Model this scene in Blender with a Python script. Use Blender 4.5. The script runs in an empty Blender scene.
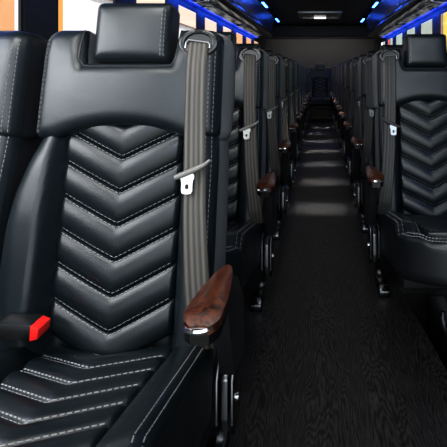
import bpy, bmesh, math, random
import numpy as np
from mathutils import Vector, Matrix

random.seed(7)
rng = np.random.default_rng(7)
scn = bpy.context.scene
col = scn.collection
EYE = 0.95          # camera height; the aisle runs along +Y away from the camera

# ------------------------------------------------------------------ materials
def mat(name, base=(0.5, 0.5, 0.5), rough=0.5, metal=0.0, spec=0.5, coat=0.0, emit=None, estr=0.0):
    m = bpy.data.materials.new(name)
    m.use_nodes = True
    p = m.node_tree.nodes['Principled BSDF']
    p.inputs['Base Color'].default_value = (*base, 1)
    p.inputs['Roughness'].default_value = rough
    p.inputs['Metallic'].default_value = metal
    p.inputs['Specular IOR Level'].default_value = spec
    p.inputs['Coat Weight'].default_value = coat
    if emit:
        p.inputs['Emission Color'].default_value = (*emit, 1)
        p.inputs['Emission Strength'].default_value = estr
    return m

def N(m, t, **kw):
    n = m.node_tree.nodes.new(t)
    for k, v in kw.items():
        if k in n.inputs: n.inputs[k].default_value = v
        else: setattr(n, k, v)
    return n

def L(m, a, ao, b, bi):
    m.node_tree.links.new(a.outputs[ao], b.inputs[bi])

def bump(m, scale, strength, dist=0.001, kind='ShaderNodeTexNoise', mapping=None):
    p = m.node_tree.nodes['Principled BSDF']
    tc = N(m, 'ShaderNodeTexCoord')
    t = N(m, kind); t.inputs['Scale'].default_value = scale
    b = N(m, 'ShaderNodeBump'); b.inputs['Strength'].default_value = strength; b.inputs['Distance'].default_value = dist
    src, so = tc, 'Object'
    if mapping:
        mp = N(m, 'ShaderNodeMapping'); mp.inputs['Scale'].default_value = mapping
        L(m, tc, 'Object', mp, 'Vector'); src, so = mp, 'Vector'
    L(m, src, so, t, 'Vector')
    L(m, t, 'Distance' if kind == 'ShaderNodeTexVoronoi' else 'Fac', b, 'Height')
    L(m, b, 'Normal', p, 'Normal')

def leather(name, base, rough):
    m = mat(name, base, rough, spec=0.5)
    p = m.node_tree.nodes['Principled BSDF']
    tc = N(m, 'ShaderNodeTexCoord')
    n1 = N(m, 'ShaderNodeTexNoise'); n1.inputs['Scale'].default_value = 9; n1.inputs['Detail'].default_value = 4
    r = N(m, 'ShaderNodeMapRange'); r.inputs['From Min'].default_value = 0.3; r.inputs['From Max'].default_value = 0.7
    r.inputs['To Min'].default_value = rough - 0.05; r.inputs['To Max'].default_value = rough + 0.07
    L(m, tc, 'Object', n1, 'Vector'); L(m, n1, 'Fac', r, 'Value'); L(m, r, 'Result', p, 'Roughness')
    v = N(m, 'ShaderNodeTexVoronoi'); v.inputs['Scale'].default_value = 420
    n2 = N(m, 'ShaderNodeTexNoise'); n2.inputs['Scale'].default_value = 22; n2.inputs['Detail'].default_value = 3
    mx = N(m, 'ShaderNodeMath', operation='MULTIPLY_ADD'); mx.inputs[1].default_value = 6.0
    L(m, tc, 'Object', v, 'Vector'); L(m, tc, 'Object', n2, 'Vector')
    L(m, n2, 'Fac', mx, 0); L(m, v, 'Distance', mx, 2)
    b = N(m, 'ShaderNodeBump'); b.inputs['Strength'].default_value = 0.22; b.inputs['Distance'].default_value = 0.0006
    L(m, mx, 'Value', b, 'Height'); L(m, b, 'Normal', p, 'Normal')
    return m

M = {}
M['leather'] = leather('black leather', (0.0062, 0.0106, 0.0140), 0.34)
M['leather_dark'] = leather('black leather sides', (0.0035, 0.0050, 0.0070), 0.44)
M['leather_side_lit'] = leather('grey side leather with painted light', (0.13, 0.137, 0.148), 0.42)  # grey side panel, base colour raised to stand in for aisle light
M['leather_insert'] = leather('black quilted leather', (0.0040, 0.0075, 0.0098), 0.32)
M['stitch'] = mat('pale grey thread', (0.245, 0.25, 0.255), 0.8)
M['black'] = mat('black plastic', (0.006, 0.0065, 0.007), 0.38)
M['gloss'] = mat('glossy black plastic', (0.003, 0.003, 0.0035), 0.24)
M['chrome'] = mat('chrome', (0.75, 0.76, 0.78), 0.16, metal=1)
M['steel'] = mat('dull steel', (0.30, 0.31, 0.33), 0.33, metal=1)
M['plate'] = mat('pale latch plate', (0.72, 0.72, 0.70), 0.35, metal=0.3)
M['grey_plastic'] = mat('grey plastic', (0.16, 0.155, 0.145), 0.5)
M['dark_plastic'] = mat('dark latch plastic', (0.02, 0.02, 0.02), 0.4)
M['red'] = mat('red button', (0.75, 0.015, 0.012), 0.4)
M['trim_black'] = mat('matt black trim', (0.004, 0.004, 0.005), 0.6)
M['headliner'] = mat('black headliner', (0.0035, 0.0035, 0.004), 0.55)
bump(M['headliner'], 250, 0.3)
M['bin'] = mat('glossy dark bin door', (0.004, 0.005, 0.012), 0.28, coat=0.2)
M['rear'] = mat('charcoal carpet', (0.045, 0.043, 0.041), 0.95)
bump(M['rear'], 300, 0.4)
M['wall'] = mat('black wall panel', (0.016, 0.016, 0.017), 0.55)
bump(M['wall'], 300, 0.3)
M['subfloor'] = mat('black rubber', (0.003, 0.003, 0.0035), 0.7)
bump(M['subfloor'], 120, 0.3)
M['blue'] = mat('blue light strip', (0.0, 0.02, 0.3), 0.4, emit=(0.01, 0.05, 1.0), estr=0.38)
M['blue_lens'] = mat('blue lamp lens', (0.02, 0.08, 0.4), 0.3, emit=(0.03, 0.16, 1.0), estr=26)
M['white_lens'] = mat('white lamp lens', (0.5, 0.5, 0.5), 0.3, emit=(1, 0.97, 0.92), estr=0.9)

# webbing: ribs along the strap come from the UV map
def webbing(name, c1, c2):
    m = mat(name, c1, 0.62)
    p = m.node_tree.nodes['Principled BSDF']
    uv = N(m, 'ShaderNodeUVMap')
    w = N(m, 'ShaderNodeTexWave', wave_type='BANDS', bands_direction='X'); w.inputs['Scale'].default_value = 1.35
    cr = N(m, 'ShaderNodeMix', data_type='RGBA')
    cr.inputs['A'].default_value = (*c1, 1); cr.inputs['B'].default_value = (*c2, 1)
    L(m, uv, 'UV', w, 'Vector'); L(m, w, 'Fac', cr, 'Factor'); L(m, cr, 'Result', p, 'Base Color')
    b = N(m, 'ShaderNodeBump'); b.inputs['Strength'].default_value = 0.6; b.inputs['Distance'].default_value = 0.001
    L(m, w, 'Fac', b, 'Height'); L(m, b, 'Normal', p, 'Normal')
    return m
M['belt'] = webbing('grey seat belt webbing', (0.026, 0.0235, 0.020), (0.088, 0.080, 0.069))
M['belt_dark'] = webbing('dark seat belt webbing', (0.022, 0.022, 0.022), (0.052, 0.051, 0.049))

def burl():
    m = mat('burl wood', (0.1, 0.02, 0.008), 0.34)
    p = m.node_tree.nodes['Principled BSDF']
    tc = N(m, 'ShaderNodeTexCoord')
    n = N(m, 'ShaderNodeTexNoise'); n.inputs['Scale'].default_value = 60; n.inputs['Detail'].default_value = 6; n.inputs['Distortion'].default_value = 2.0
    r = N(m, 'ShaderNodeValToRGB')
    e = r.color_ramp.elements
    e[0].position = 0.38; e[0].color = (0.008, 0.002, 0.0012, 1)
    e[1].position = 0.62; e[1].color = (0.085, 0.018, 0.004, 1)
    L(m, tc, 'Object', n, 'Vector'); L(m, n, 'Fac', r, 'Fac'); L(m, r, 'Color', p, 'Base Color')
    return m
M['burl'] = burl()

def oak_floor():
    m = mat('black oak vinyl planks', (0.01, 0.01, 0.01), 0.42)
    p = m.node_tree.nodes['Principled BSDF']
    tc = N(m, 'ShaderNodeTexCoord')
    # planks run down the aisle, 0.19 wide
    sep = N(m, 'ShaderNodeSeparateXYZ'); L(m, tc, 'Object', sep, 'Vector')
    sx = N(m, 'ShaderNodeMath', operation='MULTIPLY_ADD'); sx.inputs[1].default_value = 1 / 0.19; sx.inputs[2].default_value = 40.45
    L(m, sep, 'X', sx, 0)
    fl = N(m, 'ShaderNodeMath', operation='FLOOR'); L(m, sx, 'Value', fl, 0)
    fr = N(m, 'ShaderNodeMath', operation='FRACT'); L(m, sx, 'Value', fr, 0)
    wn = N(m, 'ShaderNodeTexWhiteNoise', noise_dimensions='1D'); L(m, fl, 'Value', wn, 'W')
    # cathedral grain: long parabolic ring pattern in each plank
    cx = N(m, 'ShaderNodeMath', operation='SUBTRACT'); cx.inputs[1].default_value = 0.5; L(m, fr, 'Value', cx, 0)
    off = N(m, 'ShaderNodeMath', operation='MULTIPLY'); off.inputs[1].default_value = 7.3; L(m, wn, 'Value', off, 0)
    yy = N(m, 'ShaderNodeMath', operation='ADD'); L(m, sep, 'Y', yy, 0); L(m, off, 'Value', yy, 1)
    nz = N(m, 'ShaderNodeTexNoise'); nz.inputs['Scale'].default_value = 1.0; nz.inputs['Detail'].default_value = 3
    cmb = N(m, 'ShaderNodeCombineXYZ')
    xs = N(m, 'ShaderNodeMath', operation='MULTIPLY'); xs.inputs[1].default_value = 13; L(m, sep, 'X', xs, 0)
    ys = N(m, 'ShaderNodeMath', operation='MULTIPLY'); ys.inputs[1].default_value = 2.6; L(m, yy, 'Value', ys, 0)
    L(m, xs, 'Value', cmb, 'X'); L(m, ys, 'Value', cmb, 'Y'); L(m, wn, 'Value', cmb, 'Z'); L(m, cmb, 'Vector', nz, 'Vector')
    sq = N(m, 'ShaderNodeMath', operation='POWER'); sq.inputs[1].default_value = 2
    ab = N(m, 'ShaderNodeMath', operation='ABSOLUTE'); L(m, cx, 'Value', ab, 0); L(m, ab, 'Value', sq, 0)
    a1 = N(m, 'ShaderNodeMath', operation='MULTIPLY_ADD'); a1.inputs[1].default_value = 6.0
    L(m, sq, 'Value', a1, 0)
    yk = N(m, 'ShaderNodeMath', operation='MULTIPLY'); yk.inputs[1].default_value = 2.4; L(m, yy, 'Value', yk, 0)
    L(m, yk, 'Value', a1, 2)
    a2 = N(m, 'ShaderNodeMath', operation='MULTIPLY_ADD'); a2.inputs[1].default_value = 2.2; L(m, nz, 'Fac', a2, 0); L(m, a1, 'Value', a2, 2)
    ph = N(m, 'ShaderNodeMath', operation='MULTIPLY'); ph.inputs[1].default_value = 46; L(m, a2, 'Value', ph, 0)
    sn = N(m, 'ShaderNodeMath', operation='SINE'); L(m, ph, 'Value', sn, 0)
    # fine streaks along the plank
    fn = N(m, 'ShaderNodeTexNoise'); fn.inputs['Scale'].default_value = 1; fn.inputs['Detail'].default_value = 5; fn.inputs['Roughness'].default_value = 0.7
    mp = N(m, 'ShaderNodeMapping'); mp.inputs['Scale'].default_value = (260, 14, 1)
    L(m, tc, 'Object', mp, 'Vector'); L(m, mp, 'Vector', fn, 'Vector')
    g = N(m, 'ShaderNodeMath', operation='MULTIPLY_ADD'); g.inputs[1].default_value = 0.10; L(m, sn, 'Value', g, 0); L(m, fn, 'Fac', g, 2)
    r = N(m, 'ShaderNodeValToRGB'); e = r.color_ramp.elements
    e[0].position = 0.40; e[0].color = (0.0020, 0.0020, 0.0022, 1)
    e[1].position = 0.74; e[1].color = (0.048, 0.046, 0.045, 1)
    L(m, g, 'Value', r, 'Fac'); L(m, r, 'Color', p, 'Base Color')
    rr = N(m, 'ShaderNodeMapRange'); rr.inputs['To Min'].default_value = 0.58; rr.inputs['To Max'].default_value = 0.36
    L(m, g, 'Value', rr, 'Value'); L(m, rr, 'Result', p, 'Roughness')
    b = N(m, 'ShaderNodeBump'); b.inputs['Strength'].default_value = 0.5; b.inputs['Distance'].default_value = 0.0012
    L(m, g, 'Value', b, 'Height'); L(m, b, 'Normal', p, 'Normal')
    return m
M['floor'] = oak_floor()

def glass():
    m = bpy.data.materials.new('tinted window glass'); m.use_nodes = True
    nt = m.node_tree; nt.nodes.clear()
    o = N(m, 'ShaderNodeOutputMaterial'); mx = N(m, 'ShaderNodeMixShader')
    t = N(m, 'ShaderNodeBsdfTransparent'); t.inputs['Color'].default_value = (0.80, 0.82, 0.81, 1)
    g = N(m, 'ShaderNodeBsdfGlossy'); g.inputs['Roughness'].default_value = 0.02
    lw = N(m, 'ShaderNodeLayerWeight'); f = N(m, 'ShaderNodeMath', operation='POWER'); f.inputs[1].default_value = 6.0; L(m, lw, 'Facing', f, 0)
    f2 = N(m, 'ShaderNodeMath', operation='MULTIPLY'); f2.inputs[1].default_value = 0.3; L(m, f, 'Value', f2, 0); L(m, f2, 'Value', mx, 0); L(m, t, 'BSDF', mx, 1); L(m, g, 'BSDF', mx, 2); L(m, mx, 'Shader', o, 'Surface')
    return m
M['glass'] = glass()
def brick():
    m = mat('pink brick', (0.6, 0.3, 0.2), 0.9)
    p = m.node_tree.nodes['Principled BSDF']
    tc = N(m, 'ShaderNodeTexCoord'); mp = N(m, 'ShaderNodeMapping'); mp.inputs['Rotation'].default_value = (math.pi / 2, 0, math.pi / 2)
    b = N(m, 'ShaderNodeTexBrick'); b.inputs['Scale'].default_value = 2.2
    b.inputs['Color1'].default_value = (0.36, 0.17, 0.12, 1); b.inputs['Color2'].default_value = (0.42, 0.21, 0.16, 1); b.inputs['Mortar'].default_value = (0.5, 0.38, 0.33, 1)
    L(m, tc, 'Object', mp, 'Vector'); L(m, mp, 'Vector', b, 'Vector'); L(m, b, 'Color', p, 'Base Color')
    return m
M['brick'] = brick()
def plain_noise(name, c1, c2, scale, rough=0.9):
    m = mat(name, c1, rough); p = m.node_tree.nodes['Principled BSDF']
    tc = N(m, 'ShaderNodeTexCoord'); n = N(m, 'ShaderNodeTexNoise'); n.inputs['Scale'].default_value = scale
    c = N(m, 'ShaderNodeMix', data_type='RGBA'); c.inputs['A'].default_value = (*c1, 1); c.inputs['B'].default_value = (*c2, 1)
    L(m, tc, 'Object', n, 'Vector'); L(m, n, 'Fac', c, 'Factor'); L(m, c, 'Result', p, 'Base Color')
    return m
M['peach'] = plain_noise('peach stucco', (0.46, 0.22, 0.10), (0.54, 0.29, 0.15), 3)
M['orange'] = plain_noise('orange stucco', (0.55, 0.21, 0.03), (0.6, 0.26, 0.06), 3)
M['white_stucco'] = plain_noise('white stucco', (0.50, 0.46, 0.50), (0.60, 0.57, 0.60), 2)
M['mint'] = plain_noise('pale mint stucco', (0.30, 0.40, 0.35), (0.46, 0.54, 0.50), 1.5)
M['flag_red'] = mat('red flag cloth', (0.8, 0.05, 0.03), 0.7)
M['flag_yellow'] = mat('yellow flag cloth', (0.85, 0.55, 0.05), 0.7)
M['leaf'] = plain_noise('dark green leaves', (0.02, 0.05, 0.015), (0.06, 0.12, 0.03), 8)
M['asphalt'] = plain_noise('pale asphalt', (0.22, 0.22, 0.22), (0.30, 0.30, 0.29), 6)
def grille():
    m = mat('perforated metal panel', (0.25, 0.26, 0.28), 0.3, metal=1)
    p = m.node_tree.nodes['Principled BSDF']
    tc = N(m, 'ShaderNodeTexCoord'); v = N(m, 'ShaderNodeTexVoronoi'); v.inputs['Scale'].default_value = 14
    r = N(m, 'ShaderNodeValToRGB'); e = r.color_ramp.elements
    e[0].position = 0.2; e[0].color = (0.02, 0.024, 0.035, 1); e[1].position = 0.5; e[1].color = (0.30, 0.32, 0.36, 1)
    L(m, tc, 'Object', v, 'Vector'); L(m, v, 'Distance', r, 'Fac'); L(m, r, 'Color', p, 'Base Color')
    b = N(m, 'ShaderNodeBump'); b.inputs['Strength'].default_value = 0.8; b.inputs['Distance'].default_value = 0.02
    L(m, v, 'Distance', b, 'Height'); L(m, b, 'Normal', p, 'Normal')
    return m
M['grille'] = grille()

# ------------------------------------------------------------------ mesh collector
class MB:
    def __init__(s): s.v, s.f, s.m, s.mats, s.uv = [], [], [], [], {}
    def slot(s, m):
        if m not in s.mats: s.mats.append(m)
        return s.mats.index(m)
    def add(s, vs, fs, m, uvs=None):
        o = len(s.v); k = s.slot(m)
        s.v.extend([tuple(map(float, p)) for p in vs])
        for i, f in enumerate(fs):
            s.f.append(tuple(o + j for j in f)); s.m.append(k)
        if uvs is not None:
            for i, p in enumerate(uvs): s.uv[o + i] = p
    def box(s, lo, hi, m, bev=0.0, rot=None, org=None):
        bm = bmesh.new(); bmesh.ops.create_cube(bm, size=1)
        c = [(lo[i] + hi[i]) / 2 for i in range(3)]; d = [hi[i] - lo[i] for i in range(3)]
        for v in bm.verts: v.co = Vector((v.co.x * d[0], v.co.y * d[1], v.co.z * d[2]))
        if bev > 0:
            bmesh.ops.bevel(bm, geom=list(bm.edges), offset=min(bev, min(d) * 0.49), segments=3, profile=0.5, affect='EDGES')
        if rot is not None:
            for v in bm.verts: v.co = rot @ v.co
        for v in bm.verts: v.co += Vector(c)
        bm.verts.index_update()
        s.add([v.co[:] for v in bm.verts], [[v.index for v in f.verts] for f in bm.faces], m); bm.free()
    def tube(s, pts, r, m, n=10, cap=True):
        pts = [Vector(p) for p in pts]; rs = r if isinstance(r, (list, tuple)) else [r] * len(pts)
        vs, fs = [], []
        t0 = (pts[1] - pts[0]).normalized()
        up = Vector((0, 0, 1)) if abs(t0.z) < 0.9 else Vector((1, 0, 0))
        a = t0.cross(up).normalized()
        for i, p in enumerate(pts):
            t = (pts[min(i + 1, len(pts) - 1)] - pts[max(i - 1, 0)]).normalized()
            a = (a - t * a.dot(t)).normalized(); b = t.cross(a)
            for k in range(n):
                an = 2 * math.pi * k / n
                vs.append(p + (a * math.cos(an) + b * math.sin(an)) * rs[i])
        for i in range(len(pts) - 1):
            for k in range(n):
                fs.append((i * n + k, i * n + (k + 1) % n, (i + 1) * n + (k + 1) % n, (i + 1) * n + k))
        if cap:
            fs.append(tuple(range(n))[::-1]); fs.append(tuple((len(pts) - 1) * n + k for k in range(n)))
        s.add(vs, fs, m)
    def prism(s, poly, y0, y1, m, axis='Y', bev=0.0):
        # poly: 2-D outline; extruded along axis
        bm = bmesh.new()
        def P(q, w):
            return {'Y': (q[0], w, q[1]), 'X': (w, q[0], q[1]), 'Z': (q[0], q[1], w)}[axis]
        a = [bm.verts.new(P(q, y0)) for q in poly]; b = [bm.verts.new(P(q, y1)) for q in poly]
        n = len(poly)
        bm.faces.new(a); bm.faces.new(b[::-1])
        for i in range(n): bm.faces.new((a[i], b[i], b[(i + 1) % n], a[(i + 1) % n]))
        bmesh.ops.recalc_face_normals(bm, faces=bm.faces)
        if bev > 0:
            bmesh.ops.bevel(bm, geom=list(bm.edges), offset=bev, segments=2, profile=0.5, affect='EDGES')
        bm.verts.index_update()
        s.add([v.co[:] for v in bm.verts], [[v.index for v in f.verts] for f in bm.faces], m); bm.free()
    def build(s, name, parent=None, smooth=True, angle=40, label=None):
        me = bpy.data.meshes.new(name)
        me.from_pydata(s.v, [], s.f)
        for m in s.mats: me.materials.append(m)
        me.polygons.foreach_set('material_index', s.m)
        if s.uv:
            ul = me.uv_layers.new(name='UVMap')
            for lp in me.loops:
                ul.data[lp.index].uv = s.uv.get(lp.vertex_index, (0, 0))
        bm = bmesh.new(); bm.from_mesh(me); bmesh.ops.recalc_face_normals(bm, faces=bm.faces); bm.to_mesh(me); bm.free()
        if smooth:
            me.polygons.foreach_set('use_smooth', [True] * len(me.polygons))
            me.set_sharp_from_angle(angle=math.radians(angle))
        o = bpy.data.objects.new(name, me); col.objects.link(o)
        if parent is not None: o.parent = parent
        if label: o['label'] = label
        return o

def tag(o, label=None, cat=None, group=None, kind=None):
    if label: o['label'] = label
    if cat: o['category'] = cat
    if group: o['group'] = group
    if kind: o['kind'] = kind
    return o
def empty(name, loc):
    o = bpy.data.objects.new(name, None); col.objects.link(o); o.location = loc; o.empty_display_size = 0.1
    return o
def struct(mb, name, parent=None, smooth=False):
    o = mb.build(name, parent, smooth)
    if parent is None: o['kind'] = 'structure'
    return o

# ------------------------------------------------------------------ upholstered pads
def sstep(a, b, x):
    t = np.clip((x - a) / (b - a), 0, 1); return t * t * (3 - 2 * t)
def cluster(n, k=0.8):
    x = np.linspace(0, 1, n); return (1 - k) * x + k * (1 - np.cos(np.pi * x)) / 2

class Pad:
    """closed cushion: a (u,v) outline, a front height w(u,v,dist) and a flat back"""
    def __init__(s, O, U, V, Nn, shape, na, nb, height, depth, R, aa=None, bb=None, backR=0.015, bulge=0.0):
        s.bulge = bulge
        s.O, s.U, s.V, s.N = map(np.array, (O, U, V, Nn))
        aa = cluster(na) if aa is None else aa; bb = cluster(nb) if bb is None else bb
        A, B = np.meshgrid(aa, bb, indexing='ij'); s.na, s.nb = A.shape
        s.u, s.v = shape(A, B)
        t = np.linspace(0, 1, 160)
        ring = []
        for (a, b) in ((t, 0 * t), (0 * t + 1, t), (t[::-1], 0 * t + 1), (0 * t, t[::-1])):
            x, y = shape(a, b); ring.append(np.stack([x, y], 1)[:-1])
        s.ring = np.concatenate(ring)
        s.R, s.height, s.depth, s.backR = R, height, depth, backR
    def dist(s, u, v):
        P = np.stack([np.ravel(u), np.ravel(v)], 1)
        a = s.ring; b = np.roll(a, -1, 0); d = b - a; L2 = np.maximum((d * d).sum(1), 1e-12)
        out = np.empty(len(P))
        for i in range(0, len(P), 2000):
            q = P[i:i + 2000, None, :] - a[None]
            t = np.clip((q * d[None]).sum(2) / L2, 0, 1)
            e = q - t[..., None] * d[None]
            out[i:i + 2000] = np.sqrt((e * e).sum(2).min(1))
        return out.reshape(np.shape(u))
    def w(s, u, v, d=None):
        d = s.dist(u, v) if d is None else d
        R = s.R
        e = np.clip(R - d, 0, R)
        return s.height(u, v, d) - R + np.sqrt(np.maximum(R * R - e * e, 0))
    def pt(s, u, v, w):
        u, v, w = (np.asarray(x, float)[..., None] for x in (u, v, w))
        return s.O + u * s.U + v * s.V + w * s.N
    def mesh(s, mb, m, side_m=None):
        na, nb = s.na, s.nb
        d = s.dist(s.u, s.v)
        d[0, :] = d[-1, :] = 0; d[:, 0] = d[:, -1] = 0
        F = s.pt(s.u, s.v, s.w(s.u, s.v, d)).reshape(-1, 3)
        idx = np.arange(na * nb).reshape(na, nb)
        fs = [(idx[i, j], idx[i + 1, j], idx[i + 1, j + 1], idx[i, j + 1]) for i in range(na - 1) for j in range(nb - 1)]
        loop = list(idx[:, 0]) + list(idx[-1, 1:]) + list(idx[-2::-1, -1]) + list(idx[0, -2:0:-1])
        bu, bv = s.u.ravel()[loop], s.v.ravel()[loop]
        w0 = s.w(bu, bv, np.zeros(len(loop)))
        cu, cv = s.u.mean(), s.v.mean()
        rb = s.backR
        vs = [F]; prev = np.array(loop); o = na * nb; sf = []
        for k, (f, shrink) in enumerate([(0.12, 0), (0.3, 0), (0.5, 0), (0.7, 0), (1 - 1e-6, 0), (1.0, rb)]):
            dep = s.depth(bu, bv) if callable(s.depth) else s.depth
            ww = w0 + (-dep - w0) * f
            if k == 4: ww = -dep + rb + 0 * bu
            r = np.hypot(bu - cu, bv - cv) + 1e-9
            bl = s.bulge * math.sin(math.pi * min(f, 1)) * np.sign(s.bulge) * np.sign(bu) * sstep(0.15, 0.19, np.sign(s.bulge) * bu)
            uu = bu - (bu - cu) / r * shrink + bl; vv = bv - (bv - cv) / r * shrink
            vs.append(s.pt(uu, vv, ww)); cur = o + np.arange(len(loop)); o += len(loop)
            n = len(loop)
            for i in range(n): sf.append((prev[i], cur[i], cur[(i + 1) % n], prev[(i + 1) % n]))
            prev = cur
        sf.append(tuple(prev))
        allv = np.concatenate(vs)
        mb.add(allv, [tuple(int(x) for x in f) for f in fs], m)
        base = len(mb.v) - len(allv); k = mb.slot(side_m or m)
        for f in sf: mb.f.append(tuple(base + int(x) for x in f)); mb.m.append(k)
    def stitch(s, mb, path, lift=0.0006, dash=0.0068, gap=0.0036, r=0.00085, m=None):
        m = m or M['stitch']
        if len(path) < 3: return
        P = np.array(path, float); seg = np.hypot(*(P[1:] - P[:-1]).T); cum = np.concatenate([[0], np.cumsum(seg)])
        t = np.arange(0, cum[-1] - dash, dash + gap)
        ts = np.concatenate([t, t + dash])
        u = np.interp(ts, cum, P[:, 0]); v = np.interp(ts, cum, P[:, 1])
        w = s.w(u, v); X = s.pt(u, v, w + lift); n = len(t)
        vs, fs = [], []
        for i in range(n):
            a, b = X[i], X[i + n]; d = b - a; d = d / (np.linalg.norm(d) + 1e-9)
            sd = np.cross(d, s.N); sd /= (np.linalg.norm(sd) + 1e-9); nn = np.cross(sd, d)
            o = len(vs)
            for q in (a, b):
                vs += [q - sd * r * 1.2 - nn * r, q + sd * r * 1.2 - nn * r, q + nn * r * 1.1]
            fs += [(o, o + 1, o + 4, o + 3), (o + 1, o + 2, o + 5, o + 4), (o + 2, o, o + 3, o + 5), (o, o + 2, o + 1), (o + 3, o + 4, o + 5)]
        if n: mb.add(vs, fs, m)
    def groove(s, mb, path, r=0.0012, m=None, lift=-0.0004):
        P = np.array(path, float); w = s.w(P[:, 0], P[:, 1])
        mb.tube(s.pt(P[:, 0], P[:, 1], w + lift), r, m or M['trim_black'], n=6)

REC = 0.2                                            # slope of the reclined backrest
c_ = 1 / math.hypot(1, REC)
BO = (0, -0.115, 0.39); BV = (0, REC * c_, c_); BN = (0, -c_, REC * c_); BX = (1, 0, 0)
CO = (0, -0.57, 0.45); CV = (0, c_, -REC * c_); CN = (0, REC * c_, c_)
K = 0.51                                             # slope of the chevrons
SP = 0.0712

def lerp_tab(x, tab):
    a = np.array(tab); return np.interp(x, a[:, 0], a[:, 1])

def bezier_pts(p0, p1, p2, n=12):
    return [tuple((1 - t) ** 2 * np.array(p0) + 2 * t * (1 - t) * np.array(p1) + t * t * np.array(p2)) for t in np.linspace(0, 1, n)]

def make_seat(s, belt='belt', full=True):
    """s = +1: aisle on the +X side of the seat, -1: on the -X side.  Returns the root (an Empty) with its parts."""
    root = empty('coach_seat', (0, 0, 0))
    FX = np.array([s, 1, 1])
    # every u below is written for the aisle at +u and multiplied by s
    # ---------- backrest (bolsters left and right of the quilted insert)
    inner = [(-0.10, 0.205), (0.02, 0.222), (0.12, 0.232), (0.22, 0.231), (0.30, 0.223), (0.37, 0.205), (0.42, 0.187), (0.47, 0.180)]
    outer = [(-0.10, 0.195), (0.02, 0.203), (0.12, 0.213), (0.22, 0.214), (0.30, 0.213), (0.37, 0.212), (0.42, 0.208), (0.47, 0.208)]
    def sh_back(A, B):
        v = -0.09 + 0.56 * B
        rc = 0.03
        pin = np.where(v < -0.09 + rc, rc - np.sqrt(np.maximum(rc * rc - (rc - (v + 0.09)) ** 2, 0)), 0)
        ul = -lerp_tab(v, inner) + pin; ur = lerp_tab(v, outer) - pin
        return s * (ul + (ur - ul) * A), v
    def h_back(u, v, d):
        au = np.abs(u); bol = lerp_tab(v, [(-0.1, 0.050), (0.1, 0.058), (0.25, 0.056), (0.36, 0.042), (0.43, 0.026)])
        return -0.016 + (bol + 0.016) * sstep(0.121, 0.157, au) ** 0.8
    pb = Pad(BO, BX, BV, BN, sh_back, 56, 46, h_back, 0.125, 0.040, bulge=s * 0.006)
    mb = MB(); pb.mesh(mb, M['leather'], M['leather_side_lit'])
    vv = np.linspace(-0.02, 0.43, 40)
    for ins in (0.012, 0.024):
        pb.stitch(mb, [(s * (lerp_tab(v, outer) - ins), v) for v in vv])
    backrest = mb.build('backrest', root, angle=60)
    # ---------- quilted insert with chevron seams
    aa = np.concatenate([np.linspace(0, 0.06, 5), np.linspace(0.06, 0.5, 14)[1:], np.linspace(0.5, 0.94, 14)[1:], np.linspace(0.94, 1, 5)[1:]])
    rows = []
    t0 = 0.017 - SP
    for i in range(8):
        rows += list(t0 + SP * i + SP * (0.5 - 0.5 * np.cos(np.pi * np.linspace(0, 1, 12)[:-1])))
    rows = np.array([r for r in rows if r < 0.505] + [0.505])
    bbn = (rows - rows[0]) / (rows[-1] - rows[0])
    def puff(tt, first, sp, A):
        f = (tt - first) / sp; f = f - np.floor(f)
        return A * np.power(np.clip(4 * f * (1 - f), 0, 1), 0.55)
    def vabs(u): return np.sqrt(u * u + 0.003 ** 2)
    def sh_ins(A, B):
        u = -0.129 + 0.258 * A; t = rows[0] + (rows[-1] - rows[0]) * B
        return s * u, t + K * vabs(u)
    def h_ins(u, v, d):
        t = v - K * vabs(u)
        return -0.001 + 0.0 * u + puff(t, 0.017, SP, 0.0155) + 0.010 * (1 - (u / 0.13) ** 2)
    pi_ = Pad(BO, BX, BV, BN, sh_ins, 0, 0, h_ins, 0.02, 0.012, aa=aa, bb=bbn, backR=0.004)
    mb = MB(); pi_.mesh(mb, M['leather_insert'], M['leather_dark'])
    for i in range(7):
        tt = 0.017 + SP * i
        if tt > 0.41: break
        for o in ((-0.0055, 0.0055) if i != 5 else (-0.0055, 0.0055)):
            us = np.linspace(-0.121, 0.121, 41)
            pi_.stitch(mb, [(u, tt + o + K * vabs(u)) for u in us], r=0.0007 if o > 0 else 0.00085)
    ins = mb.build('quilted_insert', root, angle=75)
    # ---------- head pad with the notch for the headrest
    NW = 0.1035
    def vtop(u, u_in):
        top = np.full_like(u, 0.672)
        top = top - (top - 0.588) * (sstep(NW + 0.007, NW - 0.007, np.abs(u)))
        return top
    def sh_head(A, B):
        x = -0.2 + 0.412 * A                                   # outer edge .212, inner .2
        lo = 0.412 + 0.034 * (1 - np.clip(np.abs(x) / 0.15, 0, 1) ** 2.2)
        hi = vtop(x, None)
        rc = 0.035
        for e, sg in ((-0.2, 1), (0.212, -1)):
            q = np.clip(rc - (x - e) * sg, 0, rc)
            dr = rc - np.sqrt(np.maximum(rc * rc - q * q, 0))
            hi = hi - dr; lo = lo + dr * 0.6
        return s * x, lo + (hi - lo) * B
    xs = np.concatenate([cluster(14, 0.9) * 0.076 - 0.2, np.linspace(-0.124, -0.112, 4)[1:], np.linspace(-0.112, -0.094, 12)[1:], np.linspace(-0.094, 0.094, 24)[1:], np.linspace(0.094, 0.112, 12)[1:], np.linspace(0.112, 0.127, 4)[1:], 0.127 + cluster(14, 0.9)[1:] * 0.085])
    def h_head(u, v, d):
        return 0.030 + 0.015 * (1 - np.clip(np.abs(u) / 0.203, 0, 1) ** 3) * (1 - np.clip(np.abs(v - 0.515) / 0.16, 0, 1) ** 2) - 0.008 * sstep(0.60, 0.68, v)
    ph = Pad(BO, BX, BV, BN, sh_head, 0, 30, h_head, lambda u, v: 0.035 + 0.105 * np.sqrt(np.clip(1 - ((v - 0.545) / 0.135) ** 2, 0, 1)), 0.030, aa=(xs + 0.2) / 0.412, bulge=s * 0.014)
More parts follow.
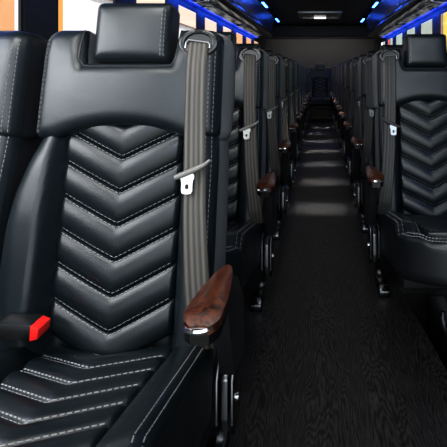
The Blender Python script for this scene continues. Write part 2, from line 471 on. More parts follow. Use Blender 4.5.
    mb = MB(); ph.mesh(mb, M['leather'], M['leather_side_lit'])
    vs_ = np.linspace(0.43, 0.645, 24)
    for i_ in (0.014, 0.025):
        ph.stitch(mb, [(s * (0.212 - i_), v) for v in vs_])
    ph.stitch(mb, [(s * (-0.2 + 0.010), v) for v in vs_]); 
    ph.stitch(mb, [(s * (-0.2 + 0.015), v) for v in vs_], r=0.0006)
    headpad = mb.build('head_pad', root, angle=60)
    # piping round the notch
    mb = MB()
    path = [(-NW - 0.010, 0.668), (-NW - 0.009, 0.63), (-NW - 0.007, 0.597), (-NW + 0.004, 0.581), (-NW + 0.02, 0.578), (0, 0.578), (NW - 0.02, 0.578), (NW - 0.004, 0.581), (NW + 0.007, 0.597), (NW + 0.009, 0.63), (NW + 0.010, 0.668)]
    P = np.array(path); tt = np.linspace(0, 1, len(P)); ti = np.linspace(0, 1, 50)
    pu = s * np.interp(ti, tt, P[:, 0]); pv = np.interp(ti, tt, P[:, 1])
    pw = ph.w(pu, pv)
    mb.tube(ph.pt(pu, pv, pw - 0.0012), 0.0026, M['leather_dark'], n=8)
    mb.build('piping', headpad)
    # ---------- headrest
    def sh_rest(A, B):
        b = B; v = 0.592 + 0.146 * b
        rc = 0.016; q = np.minimum(v - 0.592, 0.738 - v); q = np.clip(rc - q, 0, rc)
        hw = 0.0905 - (rc - np.sqrt(np.maximum(rc * rc - q * q, 0)))
        return s * (-hw + 2 * hw * A), v
    def h_rest(u, v, d):
        return 0.019 + 0.010 * (1 - (u / 0.092) ** 4) * (1 - ((v - 0.665) / 0.075) ** 4)
    pr = Pad(BO, BX, BV, BN, sh_rest, 26, 24, h_rest, 0.06, 0.022)
    mb = MB(); pr.mesh(mb, M['leather'], M['leather_dark'])
    for uu in (0.070, 0.0765):
        pr.stitch(mb, [(s * uu, v) for v in np.linspace(0.605, 0.726, 14)])
    hr = mb.build('headrest', root, angle=60)
    # ---------- seat cushion
    CL = 0.475
    def fb(u): return 0.12 * (1 - np.clip(np.abs(u) / 0.205, 0, 1) ** 2)
    def sh_cu(A, B):
        v = CL * B; rc = 0.035
        q = np.clip(rc - v, 0, rc); pin = rc - np.sqrt(np.maximum(rc * rc - q * q, 0))
        ul = -0.205 + pin; ur = 0.212 - pin
        u = ul + (ur - ul) * A
        return s * u, v - fb(u) * (1 - B) ** 2
    def h_cu(u, v, d):
        au = np.abs(u); v = v + fb(u) * np.clip(1 - v / CL, 0, 1) ** 2 * 0.8
        return -0.014 + 0.040 * sstep(0.124, 0.152, au) * sstep(0.055, 0.10, v) + 0.014 * sstep(0.06, 0.02, v) + 0.010 * sstep(0.124, 0.16, au)
    pc = Pad(CO, BX, CV, CN, sh_cu, 56, 46, h_cu, 0.135, 0.034)
    mb = MB(); pc.mesh(mb, M['leather_insert'], M['leather_dark'])
    for i_ in (0.011, 0.023):
        path = [(s * (0.212 - i_), v) for v in np.linspace(0.46, 0.05, 30)]
        path += [(s * x, y) for x, y in bezier_pts((0.212 - i_, 0.05), (0.212 - i_, i_), (0.175, i_ - fb(0.175)), 10)]
        path = path[:-1] + [(s * x, i_ - fb(x)) for x in np.linspace(0.175, -0.165, 40)]
        pc.stitch(mb, path)
    cushion = mb.build('seat_cushion', root, angle=60)
    rows2 = []
    first = 0.032; sp2 = 0.066
    for i in range(-4, 7):
        rows2 += list(first + sp2 * i + sp2 * (0.5 - 0.5 * np.cos(np.pi * np.linspace(0, 1, 11)[:-1])))
    rows2 = np.array(rows2); rows2 = rows2[(rows2 > -0.115)]; rows2 = np.concatenate([rows2[rows2 < 0.468], [0.468]])
    rows2 = rows2 - 0.0
    bb2 = (rows2 - rows2[0]) / (rows2[-1] - rows2[0])
    def sh_ci(A, B):
        u = -0.131 + 0.262 * A; t = rows2[0] + (rows2[-1] - rows2[0]) * B
        return s * u, np.maximum(t + K * vabs(u), 0.045 - 0.9 * fb(u) + 0.03 * B)
    def h_ci(u, v, d):
        t = v - K * vabs(u)
        return 0.0 * u + puff(t, first, sp2, 0.017) + 0.002
    pci = Pad(CO, BX, CV, CN, sh_ci, 0, 0, h_ci, 0.02, 0.012, aa=aa, bb=bb2, backR=0.004)
    mb = MB(); pci.mesh(mb, M['leather_insert'], M['leather_dark'])
    for i in range(-2, 7):
        tt = first + sp2 * i
        if tt > 0.45: break
        for o in (-0.0055, 0.0055):
            us = np.linspace(-0.122, 0.122, 41)
            for uu in (us[:21], us[20:]):
                pci.stitch(mb, [(u, tt + o + K * vabs(u)) for u in uu if tt + o + K * vabs(u) > 0.06 - 0.9 * fb(u)])
    mb.build('quilted_seat_insert', cushion, angle=75)
    # ---------- belt guide, webbing and latch
    gu, gv = s * 0.160, 0.632
    wg = float(ph.w(np.array([gu]), np.array([gv]))[0])
    mb = MB()
    th = np.linspace(0, 2 * math.pi, 33)
    ring = [(gu + 0.035 * math.cos(a), gv + 0.024 * math.sin(a)) for a in th[:-1]]
    # bezel: torus-like oval
    vs, fs = [], []
    for i, a in enumerate(th[:-1]):
        for j in range(8):
            b = 2 * math.pi * j / 8
            q = 1 + 0.20 * math.cos(b)
            u = gu + 0.038 * q * math.cos(a); v = gv + 0.0275 * q * math.sin(a)
            w = float(wg) + 0.002 + 0.005 * math.sin(b)
            vs.append(ph.pt(u, v, w))
    n = 32
    for i in range(n):
        for j in range(8):
            fs.append((i * 8 + j, ((i + 1) % n) * 8 + j, ((i + 1) % n) * 8 + (j + 1) % 8, i * 8 + (j + 1) % 8))
    mb.add(vs, fs, M['gloss'])
    vs = [ph.pt(gu + 0.038 * math.cos(a), gv + 0.0275 * math.sin(a), wg + 0.0015) for a in th[:-1]]
    mb.add(vs, [tuple(range(32))], M['black'])
    guide = mb.build('belt_guide', root)
    mb = MB()                                     # bright lip under the slot
    lip = [(gu + s * x, gv + y) for x, y in [(-0.028, -0.013), (-0.027, 0.001), (-0.022, 0.006), (0.0, 0.003), (0.022, 0.000), (0.027, -0.004), (0.027, -0.013)]]
    mb.tube([ph.pt(u, v, wg + 0.0065) for u, v in lip], 0.0019, M['steel'], n=8)
    mb.build('guide_lip', guide)
    mb = MB()
    ctr = [(0.160, 0.636, wg + 0.003), (0.161, 0.622, wg + 0.009), (0.162, 0.57, 0.052), (0.165, 0.45, 0.050), (0.170, 0.36, 0.054), (0.178, 0.24, 0.064), (0.190, 0.12, 0.067), (0.201, 0.04, 0.062), (0.203, 0.01, 0.045), (0.203, -0.01, 0.028)]
    C = np.array(ctr); tt = np.linspace(0, 1, len(C)); ti = np.linspace(0, 1, 60)
    cu = np.interp(ti, tt, C[:, 0]); cv = np.interp(ti, tt, C[:, 1]); cw = np.interp(ti, tt, C[:, 2])
    ker = np.ones(5) / 5
    def smooth(x): 
        y = np.concatenate([[x[0]] * 2, x, [x[-1]] * 2]); return np.convolve(y, ker, 'valid')
    cu, cv, cw = smooth(cu), smooth(cv), smooth(cw)
    halfw = np.interp(ti, [0, 0.1, 0.5, 0.75, 1], [0.0215, 0.0225, 0.0235, 0.026, 0.026])
    NC = 15
    vs, fs, uvs = [], [], []
    ln = np.concatenate([[0], np.cumsum(np.hypot(np.diff(cu), np.diff(cv)))])
    for i in range(60):
        for j in range(NC):
            x = (j / (NC - 1)) * 2 - 1
            twist = np.interp(ti[i], [0.5, 1], [0, -0.006])
            vs.append(pb.pt(s * (cu[i] + halfw[i] * x), cv[i], cw[i] + twist * x * 1.0 + 0.0008 * math.cos(x * 9)))
            uvs.append((j / (NC - 1), ln[i]))
    for i in range(59):
        for j in range(NC - 1):
            fs.append((i * NC + j, (i + 1) * NC + j, (i + 1) * NC + j + 1, i * NC + j + 1))
    mb.add(vs, fs, M[belt], uvs)
    web = mb.build('belt_webbing', root, angle=80)
    sol = web.modifiers.new('thick', 'SOLIDIFY'); sol.thickness = 0.0014; sol.offset = -1
    # latch: slanted bar and holed tongue plate
    def LP(u, v, w): return pb.pt(s * u, v, w)
    lv = 0.338
    mb = MB(); w0 = 0.067
    bar = [(0.134, lv - 0.006), (0.146, lv - 0.001), (0.166, lv + 0.007), (0.184, lv + 0.015), (0.196, lv + 0.022), (0.206, lv + 0.031)]
    mb.tube([LP(u, v, w0) for u, v in bar], [0.0055, 0.0065, 0.0065, 0.006, 0.0045, 0.003], M['grey_plastic'] if belt == 'belt' else M['dark_plastic'], n=10)
    latch = mb.build('latch_bar', web)
    mb = MB()
    ang = math.radians(-6)
    out = []; hole = []
    W2, H = 0.0115, 0.036
    cx, cy = 0.160, lv - 0.003
    prof = [(-W2 * 1.25, 0.004), (-W2 * 1.25, -0.004), (-W2, -0.010), (-W2, -H + 0.004), (-W2 + 0.004, -H), (W2 - 0.004, -H), (W2, -H + 0.004), (W2, -0.010), (W2 * 1.25, -0.004), (W2 * 1.25, 0.006)]
    bm = bmesh.new()
    no = 20; oa = []
    pl = np.array(prof + [prof[0]]); sg = np.concatenate([[0], np.cumsum(np.hypot(*np.diff(pl, axis=0).T))])
    tq = np.linspace(0, sg[-1], no + 1)[:-1]
    oo = np.stack([np.interp(tq, sg, pl[:, 0]), np.interp(tq, sg, pl[:, 1])], 1)
    hc = (0.0, -0.021)
    ang0 = np.arctan2(oo[:, 1] - hc[1], oo[:, 0] - hc[0])
    hh = np.stack([hc[0] + 0.0042 * np.cos(ang0), hc[1] + 0.0055 * np.sin(ang0)], 1)
    vs, fs = [], []
    for w_ in (w0 + 0.002, w0 - 0.001):
        for q in np.concatenate([oo, hh]):
            vs.append(LP(cx + q[0], cy + q[1], w_))
    T = 2 * no
    for i in range(no):
        k = (i + 1) % no
        fs += [(i, k, no + k, no + i), (T + i, T + no + i, T + no + k, T + k), (i, T + i, T + k, k), (no + i, no + k, T + no + k, T + no + i)]
    mb.add(vs, fs, M['plate'] if belt == 'belt' else M['steel'])
    mb.build('latch_tongue', web, angle=30)
    # ---------- armrest on the aisle side
    ax = 0.268; y0, y1 = -0.440, -0.245; zt = 0.600
    def arm_outline(k, e=0.0):
        # k 0..1 front->tip ; half widths on the seat side / aisle side
        wl = 0.028 * math.sqrt(max(0, 1 - max(0, (k - 0.22) / 0.78) ** 1.25)) * (1 if k > 0.10 else math.sqrt(1 - ((0.10 - k) / 0.10) ** 2 * 0.75))
        return wl
    def arm_layer(z, sc, crown, n=24):
        pts = []
        for i in range(n + 1):
            k = i / n; wl = arm_outline(k) * sc
            y = y0 + (y1 - y0) * (0.5 + (k - 0.5) * (0.96 + 0.04 * sc))
            for j in range(9):
                x = -1 + j / 4
                pts.append((s * (ax + wl * x + 0.004 * (k - 0.4)), y, z + crown * (1 - x * x) * math.sin(math.pi * min(1, k * 0.9 + 0.08)) - 0.010 * max(0, 0.12 - k) / 0.12))
        return pts
    def arm_solid(mb, z_top, z_bot, sc, crown, m, n=24):
        a = arm_layer(z_top, sc, crown, n); b = arm_layer(z_bot, sc, 0, n)
        o = len(a); fs = []
        for i in range(n):
            for j in range(8):
                q = (i * 9 + j, i * 9 + j + 1, (i + 1) * 9 + j + 1, (i + 1) * 9 + j)
                fs.append(q); fs.append(tuple(o + x for x in q[::-1]))
            for j in (0, 8): fs.append((i * 9 + j, (i + 1) * 9 + j, o + (i + 1) * 9 + j, o + i * 9 + j))
        for i in (0, n):
            for j in range(8): fs.append((i * 9 + j, i * 9 + j + 1, o + i * 9 + j + 1, o + i * 9 + j))
        mb.add(a + b, fs, m)
    mb = MB()
    arm_solid(mb, zt - 0.006, zt - 0.027, 0.96, 0.0, M['gloss'])
    # support column down to the seat side
    mb.prism([(-0.31, zt - 0.022), (-0.235, zt - 0.02), (-0.13, 0.53), (-0.06, 0.46), (-0.06, 0.33), (-0.17, 0.35), (-0.215, 0.45), (-0.25, zt - 0.05)], s * 0.238, s * 0.270, M['trim_black'], axis='X', bev=0.006)
    arm = mb.build('armrest', root, angle=35)
    mb = MB(); arm_solid(mb, zt, zt - 0.012, 1.0, 0.007, M['burl']); mb.build('burl_wood_top', arm, angle=50, label='glossy reddish burl wood cap')
    mb = MB()
    rim = []
    for j in range(9):
        x = -0.95 + 1.9 * j / 8
        rim.append((s * (ax - 0.004 + 0.019 * x), y0 - 0.001 + 0.010 * x * x, zt - 0.017 + 0.001 * x))
    mb.tube(rim, 0.0052, M['chrome'], n=8); mb.build('chrome_nose', arm)
    # ---------- belt buckle on the inner side
    mb = MB()
    bx = -0.150
    rot = Matrix.Rotation(math.radians(-10 * s), 3, 'Z')
    zb = 0.452
    mb.prism([(s * (bx - 0.060), zb - 0.012), (s * (bx + 0.032), zb - 0.014), (s * (bx + 0.046), zb - 0.008), (s * (bx + 0.050), zb + 0.008), (s * (bx + 0.034), zb + 0.017), (s * (bx - 0.03), zb + 0.018), (s * (bx - 0.058), zb + 0.008)], -0.205, -0.160, M['black'], axis='Y', bev=0.004)
    bk = mb.build('belt_buckle', root, angle=35)
    mb = MB()
    mb.prism([(s * (bx + 0.036), zb - 0.0125), (s * (bx + 0.0515), zb - 0.009), (s * (bx + 0.0535), zb + 0.010), (s * (bx + 0.038), zb + 0.0165)], -0.2095, -0.166, M['red'], axis='Y', bev=0.0015)
    mb.build('release_button', bk, angle=35, label='bright red button')
    # ---------- frame, recline mechanism and leg
    mb = MB()
    mb.box((-0.19, -0.50, 0.245), (0.19, -0.02, 0.315), M['black'], 0.01)
    mb.box((-0.17, -0.10, 0.22), (0.17, 0.06, 0.26), M['black'], 0.008)
    mb.build('seat_frame', root, angle=35)
    mb = MB()
    mx = 0.228
    for (xa, xb, m, zz) in ((0.198, 0.206, 'gloss', 0.0), (0.212, 0.226, 'steel', 0.008), (0.231, 0.239, 'gloss', 0.0)):
        mb.prism([(-0.075, 0.16 + zz), (0.0, 0.16 + zz), (0.01, 0.20), (0.01, 0.285), (-0.01, 0.31 - zz), (-0.065, 0.31 - zz), (-0.085, 0.285), (-0.085, 0.20)], s * (xa + 0.012), s * (xb + 0.012), M[m], axis='X', bev=0.0025)
    mech = mb.build('recline_bracket', root, angle=35)
    mb = MB()
    for xa in (0.214, 0.247):
        mb.tube([(s * xa, -0.0862, 0.19), (s * xa, -0.0862, 0.285), (s * xa, -0.0652, 0.311), (s * xa, -0.03, 0.312)], 0.003, M['steel'], n=8)
    mb.build('bracket_edge', mech)
    mb = MB()
    mb.tube([(s * 0.25, -0.06, 0.235), (s * 0.258, -0.06, 0.235)], 0.009, M['chrome'], n=14); mb.build('bolt', mech)
    mb = MB()
    # slanted leg, tucked inwards toward the floor
    pth = [(0.224, -0.045, 0.20), (0.216, -0.02, 0.13), (0.200, 0.03, 0.07), (0.186, 0.04, 0.03)]
    vs, fs = [], []
    for (x, y, z) in pth:
        for (dx, dy) in ((-0.010, -0.022), (0.010, -0.022), (0.010, 0.03), (-0.010, 0.03)): vs.append((s * (x + dx), y + dy, z))
    for i in range(3):
        for j in range(4): fs.append((i * 4 + j, i * 4 + (j + 1) % 4, (i + 1) * 4 + (j + 1) % 4, (i + 1) * 4 + j))
    fs += [(0, 1, 2, 3), (12, 13, 14, 15)]
    mb.add(vs, fs, M['gloss'])
    leg = mb.build('leg', root, angle=25)
    mb = MB()
    mb.tube([(s * (x + 0.010), y - 0.022, z) for x, y, z in pth], 0.0028, M['steel'], n=6); mb.build('leg_edge', leg)
    mb = MB()
    mb.prism([(-0.030, 0.0), (0.12, 0.0), (0.12, 0.03), (0.05, 0.045), (-0.010, 0.038), (-0.030, 0.026)], s * 0.160, s * 0.206, M['gloss'], axis='X', bev=0.003)
    ft = mb.build('foot', leg, angle=30)
    mb = MB()
    mb.prism([(-0.0315, 0.020), (-0.0315, 0.028), (-0.011, 0.041), (0.01, 0.042), (0.01, 0.036), (-0.012, 0.034)], s * 0.163, s * 0.203, M['chrome'], axis='X', bev=0.001)
    mb.build('foot_cap', leg, angle=30)
    # leg on the far side
    mb = MB(); mb.prism([(0.0, 0.0), (0.06, 0.0), (0.05, 0.25), (0.01, 0.25)], -s * 0.19, -s * 0.165, M['black'], axis='X', bev=0.003)
    mb.build('leg', root, angle=30)
    return root

def kids(o): return [c for c in o.children]
def copy_tree(o, parent=None):
    c = o.copy(); col.objects.link(c)
    for k in ('label', 'group', 'category'):
        if parent is None and k in c: del c[k]
    if parent is not None: c.parent = parent
    for ch in kids(o): copy_tree(ch, c)
    return c

PITCH = 0.81
ORD = ['nearest the camera', 'second from the camera', 'third from the camera', 'fourth from the camera', 'fifth from the camera', 'sixth from the camera', 'seventh from the camera', 'eighth from the camera', 'ninth from the camera', 'tenth from the camera']
left0 = make_seat(1, 'belt')
right0 = make_seat(-1, 'belt_dark')
used_l = used_r = False
NL, NR = 10, 9
LX, RX = -0.437, 0.455
for k in range(NL):
    o = left0 if k == 0 else copy_tree(left0)
    o.location = (LX, 1.12 + PITCH * k, 0)
    extra = '' if k == 0 else ''
    tag(o, 'black quilted leather coach seat%s left of the aisle, %s' % (extra, ORD[k] if k < NL - 1 else 'last before the rear bench'), 'seat', 'coach seats left of the aisle')
DROP = ('armrest', 'burl_wood_top', 'chrome_nose', 'belt_webbing', 'latch_bar', 'latch_tongue', 'belt_guide', 'guide_lip', 'recline_bracket', 'bracket_edge', 'bolt', 'belt_buckle', 'release_button')
w = copy_tree(left0); w.location = (LX - 0.453, 1.12, 0)
for ch in list(w.children_recursive):
    if ch.name.split('.')[0] in DROP: bpy.data.objects.remove(ch)
for ch in w.children_recursive:
    for sl in ch.material_slots:
        if sl.material == M['leather_side_lit']: sl.link = 'OBJECT'; sl.material = M['leather_dark']  # sides without the painted-in light, so the gap between seats stays dark
tag(w, 'black leather window seat at the left edge, mostly cut off by the frame', 'seat')
for k in range(NR):
    o = right0 if k == 0 else copy_tree(right0)
    o.location = (RX, 2.05 + PITCH * k, 0)
    tag(o, 'black quilted leather coach seat right of the aisle, %s' % (ORD[k] if k < NR - 1 else 'last before the rear bench'), 'seat', 'coach seats right of the aisle')
BENCH = 9.62
for k, dx in enumerate((0.0, -0.456, 0.456)):
    o = copy_tree(left0); o.location = (0.003 + dx, BENCH, 0)
    tag(o, ['black leather seat facing down the aisle at the middle of the rear bench', 'black leather rear bench seat just left of the one facing the aisle', 'black leather rear bench seat just right of the one facing the aisle'][k], 'seat', 'rear bench seats')
    for ch in list(o.children_recursive):
        if ch.name.split('.')[0] in DROP:
            bpy.data.objects.remove(ch)

# ------------------------------------------------------------------ the coach body
HW = 1.15; Y0, Y1 = -0.6, 10.25; ZC = 1.88; WT, WB = 1.52, 0.80
FE = [(0.43, Y0), (0.425, 1.2), (0.405, 1.5), (0.39, 1.70), (0.345, 2.13)]
mb = MB()
poly = [(-HW, Y0), *FE, (HW, 2.13), (HW, Y1), (-HW, Y1)]
mb.prism(poly, -0.03, 0.0, M['floor'], axis='Z')
struct(mb, 'floor')
mb = MB(); mb.box((0.30, Y0, -0.26), (HW, 2.2, -0.22), M['subfloor'])
struct(mb, 'floor_stepwell')
mb = MB(); mb.prism([(0.345, 2.13), (HW, 2.13), (HW, 2.15), (0.345, 2.15)], -0.23, -0.03, M['subfloor'], axis='Z')
mb.prism([(p[0], p[1]) for p in FE] + [(p[0] - 0.02, p[1]) for p in FE[::-1]], -0.23, -0.03, M['subfloor'], axis='Z')
struct(mb, 'trim_1')

def side_wall(sg, panes, name, n0):
    mb = MB(); x0, x1 = sg * HW, sg * (HW + 0.014)
    a, b = min(x0, x1), max(x0, x1)
    mb.box((a, Y0, -0.26), (b, Y1, WB), M['wall']); mb.box((a, Y0, WT), (b, Y1, ZC), M['wall'])
    cur = Y0
    for (p, q) in panes:
        mb.box((a, cur, WB), (b, p, WT), M['wall']); cur = q
    mb.box((a, cur, WB), (b, Y1, WT), M['wall'])
    struct(mb, name)
    for i, (p, q) in enumerate(panes):
        mb = MB(); g = sg * (HW + 0.008)
        e = 0.018
        g = sg * (HW + 0.002); lo, hi = min(g, g + sg * 0.01), max(g, g + sg * 0.01)
        mb.box((lo, p, WB), (hi, p + e, WT), M['trim_black']); mb.box((lo, q - e, WB), (hi, q, WT), M['trim_black'])
        mb.box((lo, p + e, WB), (hi, q - e, WB + e), M['trim_black']); mb.box((lo, p + e, WT - e), (hi, q - e, WT), M['trim_black'])
        f = struct(mb, 'window_%d' % (n0 + i))
        mb = MB(); gx = sg * (HW + 0.007)
        mb.add([(gx, p + e, WB + e), (gx, q - e, WB + e), (gx, q - e, WT - e), (gx, p + e, WT - e)], [(0, 1, 2, 3)], M['glass'])
        mb.build('pane', f, smooth=False)
lp = [(0.25, 0.95), (1.18, 1.87)] + [(2.10 + 0.9 * k, 2.72 + 0.9 * k) for k in range(8)]
rp = [(2.20, 2.82), (3.10, 3.72)] + [(4.02 + 0.9 * k, 4.64 + 0.9 * k) for k in range(6)]
side_wall(-1, lp, 'wall_left', 1)
side_wall(1, rp, 'wall_right', 1 + len(lp))
mb = MB(); mb.box((-HW, Y1, 0), (HW, Y1 + 0.05, ZC), M['rear']); struct(mb, 'wall_rear')
mb = MB(); mb.box((-HW - 0.05, Y0, ZC), (HW + 0.05, Y1 + 0.05, ZC + 0.05), M['headliner']); struct(mb, 'ceiling')
mb = MB(); mb.box((-HW, 9.55, 1.655), (HW, Y1, ZC), M['headliner'], 0.02); struct(mb, 'trim_2')

# overhead racks
def rack(sg, label):
    root = empty('luggage_rack', (sg * 1.0, 4.0, 1.53))
    def o(mb, name, par=root, **k):
        ob = mb.build(name, par, angle=35, **k)
        if par is root: ob.matrix_parent_inverse = Matrix.Translation(-Vector(root.location))
        return ob
    ya, yb = 0.6, 8.5
    mb = MB(); X = lambda v: sg * v
    prof = [(X(1.148), 1.565), (X(0.90), 1.548), (X(0.865), 1.553), (X(0.845), 1.575), (X(0.838), 1.61), (X(0.842), 1.64), (X(0.90), 1.655), (X(1.148), 1.655)]
    mb.prism(prof, ya, yb, M['gloss'], axis='Y'); o(mb, 'shelf')
    mb = MB(); n = 6; w_ = (yb - ya) / n
    for i in range(n):
        mb2 = MB(); y = ya + i * w_
        mb2.prism([(X(0.862), 1.658), (X(0.852), 1.72), (X(0.838), 1.78), (X(0.815), 1.835), (X(0.785), 1.874), (X(0.90), 1.876), (X(0.90), 1.658)], y + 0.006, y + w_ - 0.006, M['bin'], axis='Y')
        d = o(mb2, 'bin_door')
        mb3 = MB(); ym = y + w_ / 2
        mb3.box((min(X(0.842), X(0.852)), ym - 0.05, 1.675), (max(X(0.842), X(0.852)), ym + 0.05, 1.695), M['steel'], 0.003)
        h = mb3.build('latch', d)
    for (a, b) in ((1.6, 3.2), (4.0, 5.75), (6.0, 7.7)):
        mb = MB()
        mb.prism([(X(0.915), 1.548), (X(0.925), 1.528), (X(1.055), 1.530), (X(1.065), 1.552)], a, b, M['grille'], axis='Y', bev=0.004)
        p = o(mb, 'service_panel')
        for j in range(3):
            mb = MB(); yc = a + (b - a) * (j + 0.5) / 3
            mb.tube([(X(0.985), yc, 1.531), (X(0.985), yc, 1.523)], [0.028, 0.022], M['gloss'], n=16); mb.build('air_nozzle', p)
    mb = MB(); mb.box((min(X(1.10), X(1.145)), ya, 1.552), (max(X(1.10), X(1.145)), yb, 1.560), M['blue']); o(mb, 'light_strip', label='glowing blue light strip')
    mb = MB(); mb.prism(prof[:], yb, yb + 0.02, M['black'], axis='Y'); o(mb, 'end_cap')
    tag(root, label, 'luggage rack', 'overhead luggage racks')
    for y in (1.5, 3.5, 5.5, 7.5):
        l = bpy.data.lights.new('blue_wash', 'AREA'); l.shape = 'RECTANGLE'; l.size = 0.04; l.size_y = 1.9
        l.color = (0.02, 0.10, 1.0); l.energy = 3.0
        lo = bpy.data.objects.new('blue_wash', l); col.objects.link(lo); lo.location = (sg * 1.085, y, 1.545); lo.rotation_euler = (0, -sg * math.radians(40), 0)
rack(-1, 'dark overhead luggage rack with blue lighting above the left windows')
rack(1, 'dark overhead luggage rack with blue lighting above the right windows')

# ceiling lamps, hatch
def lamp(x, y, label, z=1.965):
    root = empty('ceiling_lamp', (x, y, ZC))
    mb = MB(); mb.box((-0.035, -0.30, -0.03), (0.035, 0.30, 0.0), M['black'], 0.01); mb.build('housing', root)
    mb = MB(); mb.box((-0.014, -0.24, -0.036), (0.014, 0.24, -0.028), M['blue_lens'], 0.003); mb.build('lens', root, label='glowing blue lens')
    tag(root, label, 'ceiling lamp', 'blue ceiling lamps')
    l = bpy.data.lights.new('blue_lamp', 'AREA'); l.shape = 'RECTANGLE'; l.size = 0.06; l.size_y = 0.5; l.color = (0.02, 0.10, 1.0); l.energy = 1.8
    lo = bpy.data.objects.new('blue_lamp', l); col.objects.link(lo); lo.location = (x, y, ZC - 0.045)
for sg, sd in ((-1, 'left'), (1, 'right')):
    lamp(sg * 0.74, 6.45, 'narrow blue ceiling lamp above the %s rack, the nearer one of that side' % sd)
    lamp(sg * 0.74, 8.35, 'narrow blue ceiling lamp above the %s rack, the one toward the rear' % sd)
hatch = empty('roof_hatch', (0, 7.7, ZC))
mb = MB()
for a in ((-0.34, -0.40, -0.012, 0.34, -0.36, -0.03), (-0.34, 0.36, -0.012, 0.34, 0.40, -0.03), (-0.34, -0.36, -0.012, -0.30, 0.36, -0.03), (0.30, -0.36, -0.012, 0.34, 0.36, -0.03)):
    mb.box((a[0], a[1], -0.035), (a[3], a[4], 0), M['steel'], 0.006)
mb.build('hatch_frame', hatch)
mb = MB(); mb.box((-0.30, -0.36, -0.02), (0.30, 0.36, 0), M['gloss'], 0.006); hl = mb.build('hatch_lid', hatch)
mb = MB(); mb.box((-0.10, 0.26, -0.045), (0.10, 0.32, -0.02), M['white_lens'], 0.005); mb.build('hatch_light', hl)  # glowing white block, built as an LED light on the hatch
tag(hatch, 'dark roof hatch with a metal rim in the ceiling near the rear', 'roof hatch')

# floor rail with bolts in the dark recess on the right
rail = empty('seat_rail', (0.47, 1.5, -0.22))
mb = MB(); mb.box((-0.03, -0.5, 0), (0.05, 0.5, 0.24), M['black'], 0.01); mb.build('rail_body', rail)
for i, (yy, zz) in enumerate(((0.32, 0.265), (0.25, 0.25), (0.20, 0.245))):
    mb = MB(); mb.tube([(-0.005, yy, 0.235), (-0.005, yy, zz)], 0.009, M['chrome'], n=12); mb.build('bolt', rail)
tag(rail, 'low black rail with chrome bolts in the dark recess beside the aisle floor', 'rail')

# ------------------------------------------------------------------ outside
mb = MB(); mb.box((-60, -40, -1.25), (60, 80, -1.2), M['asphalt']); struct(mb, 'ground')
bld = empty('street_building', (-5.2, 8, -1.2))
def bo(mb, name, label=None):
    ob = mb.build(name, bld, smooth=False, label=label); ob.matrix_parent_inverse = Matrix.Translation(-Vector(bld.location)); return ob
mb = MB(); mb.box((-5.6, -4, -1.2), (-5.2, 45, 5.5), M['white_stucco']); bo(mb, 'facade_wall')
mb = MB(); mb.box((-5.2, 10.8, 2.75), (-5.12, 45, 5.5), M['brick']); bo(mb, 'brick_band', 'pinkish brick band')
for (a, b, m) in ((6.9, 7.95, 'peach'), (8.85, 9.45, 'orange'), (27.5, 45.0, 'peach')):
    mb = MB(); mb.box((-5.2, a, -1.2), (-5.05, b, 5.5), M[m]); bo(mb, 'pilaster')
tag(bld, 'sunlit white and peach building with brick seen through the left windows', 'building')
def tree_bush():
    root = empty('shrub', (-3.6, 4.35, -1.2))
    mb = MB()
    for i in range(260):
        a, h, r = random.uniform(0, 6.28), random.uniform(0.3, 3.6), random.uniform(0.1, 0.5)
        p = Vector((math.cos(a) * r, math.sin(a) * r, h)); n = Vector((random.gauss(0, 1), random.gauss(0, 1), random.gauss(0, 1))).normalized()
        t = n.orthogonal().normalized(); b = n.cross(t); s_ = random.uniform(0.08, 0.16)
        mb.add([p - t * s_, p + b * s_ * 0.5, p + t * s_, p - b * s_ * 0.5], [(0, 1, 2, 3)], M['leaf'])
    mb.build('foliage', root, smooth=False)
    mb = MB(); mb.tube([(0, 0, 0), (0.02, 0, 1.5), (0, 0.03, 3.2)], [0.05, 0.035, 0.01], M['trim_black'], n=8); mb.build('stem', root)
    tag(root, 'dark green shrub outside the front left window', 'shrub')
tree_bush()
b2 = empty('street_building', (6.5, 15, -1.2))
mb = MB(); mb.box((6.5, -4, -1.2), (7.0, 50, 5.5), M['mint']); ob = mb.build('facade_wall', b2, smooth=False); ob.matrix_parent_inverse = Matrix.Translation(-Vector(b2.location))
mb = MB(); mb.box((6.4, -4, 4.6), (6.5, 50, 4.8), M['white_stucco']); ob = mb.build('ledge', b2, smooth=False); ob.matrix_parent_inverse = Matrix.Translation(-Vector(b2.location))
tag(b2, 'pale mint building seen through the right windows', 'building')
def flag(x, y, m, label, h=5.2, w_=0.7, flip=1):
    root = empty('feather_flag', (x, y, -1.2))
    mb = MB(); mb.tube([(0, 0, 0), (0, 0, h)], 0.03, M['steel'], n=8); mb.build('pole', root)
    mb = MB(); n = 20; vs, fs = [], []
    for i in range(n + 1):
        k = i / n; z = 0.8 + (h - 0.8) * k; ww = w_ * (1 - max(0, (k - 0.7) / 0.3) ** 2 * 0.8)
        for j in range(5):
            q = j / 4; vs.append((0.02 * math.sin(6 * k + 4 * q), flip * ww * q, z))
    for i in range(n):
        for j in range(4): fs.append((i * 5 + j, i * 5 + j + 1, (i + 1) * 5 + j + 1, (i + 1) * 5 + j))
    mb.add(vs, fs, m); mb.build('cloth', root)
    tag(root, label, 'flag', 'feather flags outside the right windows')
flag(4.0, 15.75, M['flag_red'], 'red feather flag outside, seen beside the nearest visible right window', w_=0.9)
flag(4.0, 14.9, M['flag_yellow'], 'yellow feather flag outside at the right edge of the picture', w_=0.8)
flag(4.0, 27.5, M['flag_red'], 'red feather flag outside, seen small through a far right window', h=5.0, w_=2.0)

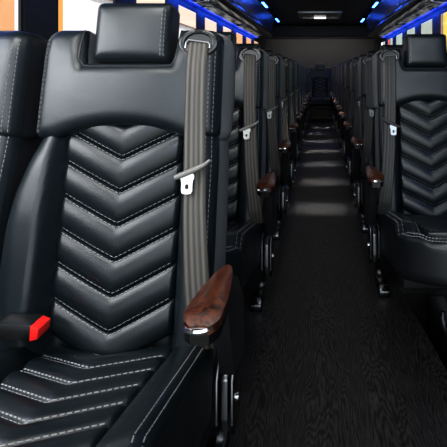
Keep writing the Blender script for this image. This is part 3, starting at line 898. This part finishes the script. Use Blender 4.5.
# ------------------------------------------------------------------ light
wd = bpy.data.worlds.new('sky'); scn.world = wd; wd.use_nodes = True
nt = wd.node_tree; bg = nt.nodes['Background']
bg.inputs['Color'].default_value = (0.86, 0.93, 1.0, 1); bg.inputs['Strength'].default_value = 2.2
sun = bpy.data.lights.new('sun', 'SUN'); sun.energy = 7; sun.angle = math.radians(2); sun.color = (1, 0.93, 0.82)
so = bpy.data.objects.new('sun', sun); col.objects.link(so)
d = Vector((-0.42, 0.30, -0.95)); so.rotation_euler = d.to_track_quat('-Z', 'Y').to_euler()

def area(name, loc, target, sx, sy, e, c):
    l = bpy.data.lights.new(name, 'AREA'); l.shape = 'RECTANGLE'; l.size = sx; l.size_y = sy; l.energy = e; l.color = c
    o = bpy.data.objects.new(name, l); col.objects.link(o); o.location = loc
    o.rotation_euler = (Vector(target) - Vector(loc)).to_track_quat('-Z', 'Y').to_euler(); return o
area('windshield_light', (0.1, -0.55, 1.75), (0.0, 2.2, 0.7), 1.7, 0.8, 13, (0.78, 0.91, 1.0))
area('front_right_fill', (0.62, 1.0, 1.84), (0.5, 1.9, 0.6), 0.6, 0.4, 5.0, (0.82, 0.92, 1.0))  # added fill to brighten the first right seat; no fitting there
area('front_left_fill', (-0.45, 0.45, 1.84), (-0.45, 0.75, 0.4), 0.7, 0.5, 12.0, (1.0, 0.98, 0.95))  # added top fill for the near left cushion, not a fitted lamp
area('front_window_light', (-1.08, 0.55, 1.25), (-0.3, 1.1, 0.6), 0.8, 0.6, 14.0, (0.95, 0.97, 1.0))

for y in (1.1, 2.6, 4.6, 6.6, 8.6):
    l = bpy.data.lights.new('aisle_light', 'AREA'); l.shape = 'RECTANGLE'; l.size = 0.3; l.size_y = 0.9; l.energy = 1.0; l.color = (1, 0.97, 0.93)
    o = bpy.data.objects.new('aisle_light', l); col.objects.link(o); o.location = (0, y, ZC - 0.05)
for k in range(7):
    l = bpy.data.lights.new('reading_light', 'AREA'); l.shape = 'RECTANGLE'; l.size = 0.46; l.size_y = 0.05; l.energy = 0.9; l.color = (1, 0.97, 0.93); l.spread = math.radians(13)
    o = bpy.data.objects.new('reading_light', l); col.objects.link(o); o.location = (0, 3.35 + 0.81 * k, ZC - 0.05)
area('rear_wall_fill', (0, 9.7, 1.63), (0, 10.25, 1.2), 1.8, 0.1, 7.0, (1, 0.95, 0.9))  # unseen fill added under the trim to brighten the rear wall
# ------------------------------------------------------------------ camera
cam = bpy.data.cameras.new('camera'); cam.sensor_width = 36; cam.lens = 481 / 447 * 36
cam.shift_x = -(320 - 223.5) / 447; cam.shift_y = -(223.5 - 72) / 447
cam.clip_start = 0.02; cam.clip_end = 300
co = bpy.data.objects.new('camera', cam); col.objects.link(co); co.location = (0, 0, EYE); co.rotation_euler = (math.pi / 2, 0, 0)
scn.camera = co
scn.view_settings.view_transform = 'Standard'
scn.view_settings.look = 'None'
scn.view_settings.exposure = 0.42
scn.view_settings.gamma = 0.84
scn.cycles.max_bounces = 6
